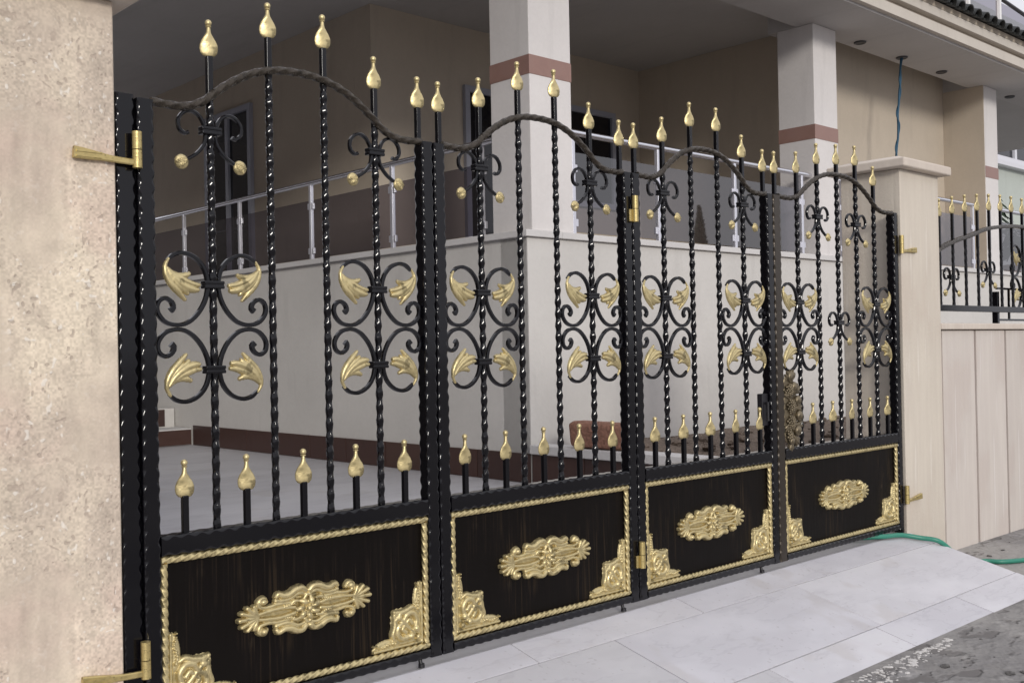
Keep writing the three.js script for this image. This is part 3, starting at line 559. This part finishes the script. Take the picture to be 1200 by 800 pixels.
// ---------------------------------------------------------------- planter with tiled riser beside the driveway
{
  const t = thing('planter', 'raised planting bed with brown tiled riser and pale marble kerb', 'planter', [4.46, 0, -3.1]);
  mesh('riser', box(0.012, 0.13, -0.05, 0.222, 0.02, 2.75), M.wall, t);
  const R = rng(44); for (let k = 0; k < 5; k++) mesh('tile', box(0.001, 0.0115, 0.004, 0.220, 0.020 + k * 0.545, 0.558 + k * 0.545, 0.001, 0.5, R(), R()), M.tile[k % 3], t);
  mesh('kerb', box(-0.03, 0.15, 0.224, 0.292, 0.02, 2.75, 0.008), M.kerb, t);
  const gs = new THREE.PlaneGeometry(8.0, 2.74, 60, 24); gs.rotateX(-Math.PI / 2); const n = fbm(91, 16, 8, 4), p = gs.attributes.position, uv = gs.attributes.uv;
  for (let i = 0; i < p.count; i++) { p.setY(i, 0.10 * (n(p.getX(i) / 8 + 0.5, p.getZ(i) / 2.8 + 0.5) - 0.5)); uv.setXY(i, p.getX(i) / 0.8, p.getZ(i) / 0.8); } gs.computeVertexNormals();
  const so = mesh('soil', gs, M.soil, t, [4.16, 0.24, 1.385]); so.userData = { kind: 'stuff' };
  const rg = rng(45), rocks = []; for (let k = 0; k < 160; k++) { const s = 0.012 + 0.05 * Math.pow(rg(), 3), g = new THREE.DodecahedronGeometry(s, 0); g.scale(1.3, 0.6, 1); g.rotateY(rg() * 6); g.translate(0.3 + 4.5 * rg(), 0.25 + s * 0.2, 0.1 + 2.5 * rg()); rocks.push(g); }
  const ro = mesh('stones', metreUV(merge(rocks), 0.5), M.soil, t); ro.userData = { kind: 'stuff' };
}
{ // lump of red clay brick standing on the kerb
  const g = new RoundedBoxGeometry(0.20, 0.195, 0.52, 5, 0.045), n = fbm(95, 6, 6, 3), p = g.attributes.position, N = g.attributes.normal;
  for (let i = 0; i < p.count; i++) { const a = (n(p.getZ(i) + 0.5, p.getY(i) * 2 + p.getX(i) + 0.5) - 0.5) * 0.05; p.setXYZ(i, p.getX(i) + N.getX(i) * a, p.getY(i) + N.getY(i) * a, p.getZ(i) + N.getZ(i) * a); }
  g.computeVertexNormals(); const o = mesh('clay_block', metreUV(g, 0.5), M.clay, scene, [4.53, 0.391, -2.41]); o.rotation.y = 0.1; o.userData = { label: 'rough reddish clay block lying on the planter kerb', category: 'block' };
}

// ---------------------------------------------------------------- house
const house = thing('house', 'two storey house with white columns, glass balcony railings and dark tiled eaves', 'house', [4.46, 0, -3.1]);
house.position.set(0, 0, 0);
mesh('side_wall', box(4.4715, 4.80, -0.1, 1.875, -14, -3.111, 0, 2.2), M.wall, house);
mesh('front_wall', box(4.4715, 15.5, -0.1, 1.875, -3.41, -3.1105, 0, 2.2).translate(0, 0, 0.0105), M.wall, house);
{ // skirting tiles along the side wall
  const sk = sub('skirting', house), R = rng(46); for (let k = 0; k < 9; k++) mesh('tile', box(4.4600, 4.4710, 0.0, 0.222, -3.105 - 0.62 * (k + 1) + 0.011, -3.105 - 0.62 * k, 0.001, 0.5, R(), R()), M.tile[Math.floor(R() * 3)], sk);
}
mesh('ledge', box(4.435, 4.83, 1.878, 1.930, -14, -3.068, 0.006, 1.5), M.kerb, house);
mesh('ledge', box(4.832, 15.5, 1.878, 1.930, -3.44, -3.068, 0.006, 1.5), M.kerb, house);
mesh('balcony_floor', box(4.84, 15.4, 1.70, 1.90, -12.5, -3.45, 0, 2), M.ceiling, house);
function column(x0, x1, z0, z1) {
  const c = sub('column', house); mesh('shaft', box(x0, x1, 1.931, 4.329, z0, z1, 0.008, 2), M.column, c); mesh('band', box(x0 - (x0 > 12 ? -0.002 : 0.004), x1 + 0.004, 3.135, 3.285, z0 - 0.004, z1 + 0.004, 0.003, 0.6), M.band, c);
}
column(4.53, 4.99, -3.55, -3.10); column(8.63, 9.083, -3.53, -3.10); column(12.77, 13.165, -3.53, -3.10);
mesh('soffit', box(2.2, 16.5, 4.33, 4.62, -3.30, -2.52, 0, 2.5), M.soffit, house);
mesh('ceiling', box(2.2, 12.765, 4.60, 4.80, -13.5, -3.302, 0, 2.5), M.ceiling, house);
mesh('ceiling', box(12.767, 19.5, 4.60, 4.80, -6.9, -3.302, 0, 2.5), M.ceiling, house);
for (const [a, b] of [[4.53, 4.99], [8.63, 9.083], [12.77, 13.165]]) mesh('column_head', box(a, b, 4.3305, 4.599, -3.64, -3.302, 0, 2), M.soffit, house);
// upper walls set back behind the balconies
mesh('upper_wall', box(5.25, 9.50, 1.90, 4.599, -6.47, -6.17, 0, 2.2), M.upper, house);
mesh('upper_wall', box(5.25, 5.55, 1.90, 4.599, -13.4, -6.472, 0, 2.2), M.upper, house);
mesh('upper_wall', box(9.502, 9.80, 1.90, 4.599, -6.47, -3.64, 0, 2.2), M.upper, house);
mesh('upper_wall', box(9.802, 13.165, 1.90, 4.599, -3.94, -3.64, 0, 2.2), M.upper, house);
mesh('upper_wall', box(12.80, 13.16, 1.90, 4.599, -3.638, -3.532, 0, 2.2), M.upper, house);
mesh('upper_wall', box(12.80, 13.16, 1.90, 4.599, -8, -3.942, 0, 2.2), M.upper, house);
mesh('upper_wall', box(12.758, 12.765, 1.932, 4.328, -3.638, -3.104, 0, 2.2), M.upper, house);
function opening(name, axis, at, a0, a1, y0, y1, mat, nMull) { // framed glazing on a wall facing -x (axis x) or +z (axis z)
  const o = sub(name, house), B = (u0, u1, v0, v1, d0, d1) => axis === 'x' ? bx(at - d1, at - d0, v0, v1, u0, u1) : bx(u0, u1, v0, v1, at + d0, at + d1);
  const f = 0.07; mesh('frame', merge([B(a0, a0 + f, y0, y1, 0.002, 0.05), B(a1 - f, a1, y0, y1, 0.002, 0.05), B(a0 + f, a1 - f, y1 - f, y1, 0.002, 0.05), B(a0 + f, a1 - f, y0, y0 + f, 0.002, 0.05), ...seq(1, 1, nMull).map(k => { const c = mix(a0, a1, k / (nMull + 1)); return B(c - f / 2, c + f / 2, y0 + f, y1 - f, 0.002, 0.048); })]), mat, o);
  mesh('pane', B(a0 + f, a1 - f, y0 + f, y1 - f, 0.004, 0.016), M.window, o);
}
opening('balcony_door', 'x', 5.25, -9.75, -8.58, 1.96, 4.02, M.frameGrey, 1);
opening('balcony_door', 'z', -6.17, 6.48, 7.5, 1.96, 3.95, M.frameGrey, 0);
opening('window', 'z', -6.17, 8.05, 8.98, 2.75, 3.97, M.frameGrey, 0);
function railing(name, axis, at, a0, a1, posts, y = 2.725, glassTop = 2.57) {
  const o = sub(name, house), V = (a, yy, d = 0) => axis === 'x' ? [at + d, yy, a] : [a, yy, at + d];
  mesh('handrail', rod(V(a0, y), V(a1, y), 0.026, 20), M.chrome, o);
  for (const a of posts) { const B = axis === 'x' ? bx(at - 0.018, at + 0.018, 1.931, y - 0.02, a - 0.018, a + 0.018, 0.003) : bx(a - 0.018, a + 0.018, 1.931, y - 0.02, at - 0.018, at + 0.018, 0.003); mesh('post', B, M.steelPost, o);
    for (const yy of [2.03, 2.47]) for (const s of [-1, 1]) { const c = a + s * 0.033; mesh('clamp', axis === 'x' ? bx(at - 0.014, at + 0.014, yy - 0.03, yy + 0.03, c - 0.0145, c + 0.0145, 0.003) : bx(c - 0.0145, c + 0.0145, yy - 0.03, yy + 0.03, at - 0.014, at + 0.014, 0.003), M.steelPost, o); } }
  for (let i = 0; i < posts.length - 1; i++) { const p = Math.min(posts[i], posts[i + 1]) + 0.03, q = Math.max(posts[i], posts[i + 1]) - 0.03; mesh('glass_pane', axis === 'x' ? new THREE.PlaneGeometry(q - p, glassTop - 1.955).rotateY(-Math.PI / 2).translate(at, (glassTop + 1.955) / 2, (p + q) / 2) : new THREE.PlaneGeometry(q - p, glassTop - 1.955).translate((p + q) / 2, (glassTop + 1.955) / 2, at), M.glass, o); }
}
railing('front_railing', 'z', -3.17, 4.992, 8.628, [5.06, 6.14, 7.28, 8.45], 2.76, 2.60);
railing('front_railing', 'z', -3.17, 9.085, 12.50, [9.25, 10.3, 11.45, 12.50], 2.76, 2.60);
railing('front_railing', 'z', -3.17, 13.17, 15.4, [13.3, 14.3, 15.3], 2.76, 2.60);
railing('side_railing', 'x', 4.57, -3.553, -13.5, [-3.72, -4.93, -6.27, -7.70, -9.03, -10.4, -11.8], 2.70, 2.53);
// eaves: fascia, gutter board and tiles
mesh('fascia', box(2.2, 16.5, 4.352, 4.462, -2.518, -2.455, 0.004, 1.5), M.fascia, house);
mesh('fascia', box(2.2, 16.5, 4.464, 4.500, -2.518, -2.490, 0.003, 1.5), M.upper, house);
mesh('fascia', box(2.2, 16.5, 4.502, 4.600, -2.518, -2.415, 0.006, 1.5), M.fascia, house);
{
  const roof = sub('roof', house), sl = 0.36;
  const deck = box(2.2, 16.5, 0, 0.05, -1.15, 0); const dm = mesh('deck', deck, M.upper, roof, [0, 4.605, -2.42]); dm.rotation.x = Math.atan(sl);
  const tg = (() => { const n = 8, rings = []; for (const [z, r] of [[0.10, 0.094], [-0.42, 0.084]]) { const a = []; for (let k = 0; k <= n; k++) a.push([r * Math.cos(Math.PI * k / n), r * Math.sin(Math.PI * k / n) * 0.85, z]); for (let k = n; k >= 0; k--) a.push([(r - 0.014) * Math.cos(Math.PI * k / n), (r - 0.014) * Math.sin(Math.PI * k / n) * 0.85, z]); rings.push(a); } const g = strips(rings, false);
    const cap = []; const r = rings[0]; for (let k = 0; k < n; k++) { const A = r[k], B = r[k + 1], D = r[2 * n + 1 - k], Cc = r[2 * n - k]; cap.push(...A, ...B, ...Cc, ...A, ...Cc, ...D); } const cg = new THREE.BufferGeometry(); cg.setAttribute('position', new THREE.Float32BufferAttribute(cap, 3)); cg.computeVertexNormals(); return merge([g, cg]); })();
  const pan = bx(-0.075, 0.075, -0.01, 0.012, -0.42, 0.06);
  const R = rng(61);
  for (let row = 0; row < 3; row++) for (let k = 0; k < 38; k++) { const x = 8.2 + k * 0.21; if (x > 16.4) break; const z = -2.38 - row * 0.36; const m = mesh('roof_tile', tg, M.roof, roof, [x, 4.668 + (-2.42 - z) * sl + 0.01 * row + 0.006 * R(), z]); m.rotation.set(Math.atan(sl), 0.03 * (R() - 0.5), 0); if (row === 0) { const q = mesh('roof_tile', pan, M.roof, roof, [x + 0.105, 4.664, z]); q.rotation.x = Math.atan(sl); } }
}
// upper storey: balcony parapet with glass and posts
mesh('upper_storey_wall', box(2.4, 16.4, 4.802, 7.6, -8.0, -5.9, 0, 2.2), M.pink, house);
mesh('upper_balcony_slab', box(8.0, 16.4, 4.98, 5.16, -5.898, -3.55, 0, 2), M.fascia, house);
{
  const o = sub('upper_railing', house); mesh('handrail', tube([[8, 6.06, -3.6], [12, 6.06, -3.6], [13.6, 6.04, -3.6], [14.6, 5.98, -3.6], [16.2, 5.86, -3.6]], 0.028, 40, 10), M.blackFlat, o);
  for (const x of seq(8.3, 1.04, 8)) mesh('post', bx(x - 0.03, x + 0.03, 5.16, 6.0, -3.63, -3.57, 0.003), M.white, o);
  for (const x of seq(8.3, 1.04, 7)) mesh('glass_pane', new THREE.PlaneGeometry(0.94, 0.70).translate(x + 0.52, 5.57, -3.6), M.glass, o);
}
for (const x of [9.67, 10.63, 11.65, 13.70]) { const o = sub('soffit_spotlight', house); o.position.set(x, 4.33, -3.2 + 0.06); mesh('ring', new THREE.TorusGeometry(0.055, 0.012, 8, 20).rotateX(Math.PI / 2), M.lamp, o, [0, -0.006, 0]); mesh('lens', new THREE.CylinderGeometry(0.050, 0.050, 0.010, 20), M.lamp, o, [0, -0.006, 0]); }
{ // steps up at the far end of the driveway
  const t = thing('entrance_steps', 'low steps with brown tiled risers at the far end of the driveway', 'steps', [2.4, 0, -8.72]);
  const R = rng(48); mesh('tread', box(0, 2.055, 0, 0.185, -0.60, 0), M.wall, t); mesh('tread', box(0, 2.055, 0.186, 0.405, -1.6, -0.42), M.wall, t);
  for (let k = 0; k < 4; k++) { mesh('tile', box(2.055 - 0.5 * (k + 1) + 0.006, 2.055 - 0.5 * k, 0.004, 0.175, 0.001, 0.011, 0.001, 0.5, R(), R()), M.tile[k % 3], t); mesh('tile', box(2.055 - 0.5 * (k + 1) + 0.006 - 0.12, Math.min(2.055, 2.055 - 0.5 * k - 0.12), 0.20, 0.395, -0.419, -0.409, 0.001, 0.5, R(), R()), M.tile[(k + 1) % 3], t); }
  mesh('nosing', box(0, 2.055, 0.1755, 0.1875, -0.40, 0.014), M.kerb, t);
}
{ // hose and rope
  const h = mesh('garden_hose', tube([[3.72, 0.016, -0.30], [3.86, 0.016, -0.10], [3.99, 0.018, 0.004], [4.13, 0.010, 0.035], [4.20, -0.006, 0.10], [4.25, -0.020, 0.17], [4.34, -0.09, 0.21], [4.46, -0.164, 0.22], [4.60, -0.166, 0.26], [4.64, -0.166, 0.33], [4.76, -0.166, 0.40], [5.05, -0.166, 0.47], [5.6, -0.166, 0.50]], 0.0125, 120, 10), M.hose, scene); h.userData = { label: 'green garden hose running under the gate and off the ramp', category: 'hose' };
  const R = rng(3), P = []; for (let k = 0; k <= 16; k++) P.push([10.62 - 0.020 * k + 0.03 * (R() - 0.5), 4.328 - k * 0.135, -3.14 + 0.01 * (R() - 0.5)]);
  const r = mesh('blue_rope', merge([tube(P, 0.013, 90, 7), tube(P.map(([x, y, z], i) => [x + 0.016 * Math.sin(i * 2.1), y, z + 0.016 * Math.cos(i * 2.1)]), 0.009, 120, 6)]), M.rope, scene); r.userData = { label: 'twisted blue plastic strip hanging from a soffit spotlight', category: 'rope' };
}
// ---------------------------------------------------------------- plants on the far terrace, neighbour house
function pottedPlant(x, y, z, h, n, label, mat, seed, len) {
  const t = thing('potted_plant', label, 'plant', [x, y, z]), R = rng(seed);
  const prof = [[0.09, 0], [0.13, 0.20], [0.145, 0.2], [0.145, 0.23], [0.12, 0.23], [0.11, 0.18], [0, 0.18]].map(p => new THREE.Vector2(...p)); mesh('pot', new THREE.LatheGeometry(prof, 18), M.pot, t);
  mesh('stem', tube([[0, 0.15, 0], [0.02, h * 0.5, 0.01], [0, h, 0]], 0.02, 12, 6), M.bark, t);
  const L = []; for (let k = 0; k < n; k++) { const a = R() * 6.283, l = len * (0.6 + 0.5 * R()), w = l * 0.12, up = 0.2 + 0.9 * R(), y0 = h * (0.55 + 0.45 * R()); const pos = [], idx = []; for (let i = 0; i <= 6; i++) { const u = i / 6, rr = l * u * Math.cos(up * (1 - u * 0.6)), yy = y0 + l * (up * 0.7 * u - 0.9 * u * u), ww = w * Math.sin(Math.PI * Math.min(0.98, u * 0.92 + 0.06)); pos.push(rr * Math.cos(a) - ww * Math.sin(a), yy, rr * Math.sin(a) + ww * Math.cos(a), rr * Math.cos(a) + ww * Math.sin(a), yy, rr * Math.sin(a) - ww * Math.cos(a)); if (i) { const b = 2 * i; idx.push(b - 2, b - 1, b, b - 1, b + 1, b); } } const g = new THREE.BufferGeometry(); g.setAttribute('position', new THREE.Float32BufferAttribute(pos, 3)); g.setIndex(idx); g.computeVertexNormals(); L.push(g); }
  mesh('leaves', merge(L), mat, t);
}
pottedPlant(14.55, 1.905, -3.9, 1.35, 46, 'tall potted plant with arching leaves behind the far terrace railing', M.leafDark, 71, 0.5);
pottedPlant(15.20, 1.905, -3.75, 0.75, 70, 'bushy potted plant standing low behind the far terrace railing', M.leafDark, 72, 0.42);
{
  const t = thing('neighbour_house', 'pale green neighbouring house with a white framed window', 'house', [24, STREET, -9]);
  mesh('wall', box(0, 16, 0, 10, -6, 0, 0, 3), M.neighbour, t);
  const w = sub('window', t); w.position.set(3.0, 5.95, 0.0); mesh('frame', merge([bx(0, 0.14, 0, 1.6, 0.002, 0.10), bx(3.2, 3.34, 0, 1.6, 0.002, 0.10), bx(0.14, 3.2, 0, 0.16, 0.002, 0.10), bx(0.14, 3.2, 1.44, 1.6, 0.002, 0.10), bx(1.6, 1.74, 0.16, 1.44, 0.002, 0.09)]), M.frame, w); mesh('pane', bx(0.14, 3.2, 0.16, 1.44, 0.004, 0.02), M.window, w); mesh('sill', bx(-0.1, 3.44, -0.12, -0.002, 0.002, 0.22), M.frame, w);
}
{ // added building, unseen behind the wide pillar, placed to shade driveway and side glass
  const t = thing('added_shade_building', 'added unseen brown building behind the wide pillar, blocking sky light from the driveway', 'building', [-3.6, STREET, -28.5]);
  mesh('wall', box(0, 2.9, 0, 6.4, 0, 28, 0, 2.4), M.shadeWall, t); mesh('parapet', box(-0.05, 2.95, 6.401, 6.52, -0.05, 28.05, 0.01, 1.5), M.kerb, t);
}
{ // cypress across the street, mirrored in the balcony glass
  const t = thing('cypress_tree', 'narrow dark cypress across the street, mirrored in the balcony glass', 'tree', [23, STREET, 9]), R = rng(88), L = [];
  mesh('trunk', new THREE.CylinderGeometry(0.04, 0.11, 4.4, 8).translate(0, 2.2, 0), M.bark, t);
  for (let k = 0; k < 2600; k++) { const u = Math.pow(R(), 0.8), y = 0.3 + 4.75 * u, r = 0.85 * (1 - u) * (0.55 + 0.5 * R()) + 0.02, a = R() * 6.283, s = 0.05 + 0.06 * R(), g = new THREE.TetrahedronGeometry(s, 0); g.scale(0.5, 1.7, 0.5); g.rotateY(R() * 6); g.rotateZ(0.5 * (R() - 0.5)); g.translate(r * Math.cos(a), y, r * Math.sin(a)); L.push(g); }
  mesh('crown', merge(L), M.leafDark, t);
}
renderer.render(scene, camera);
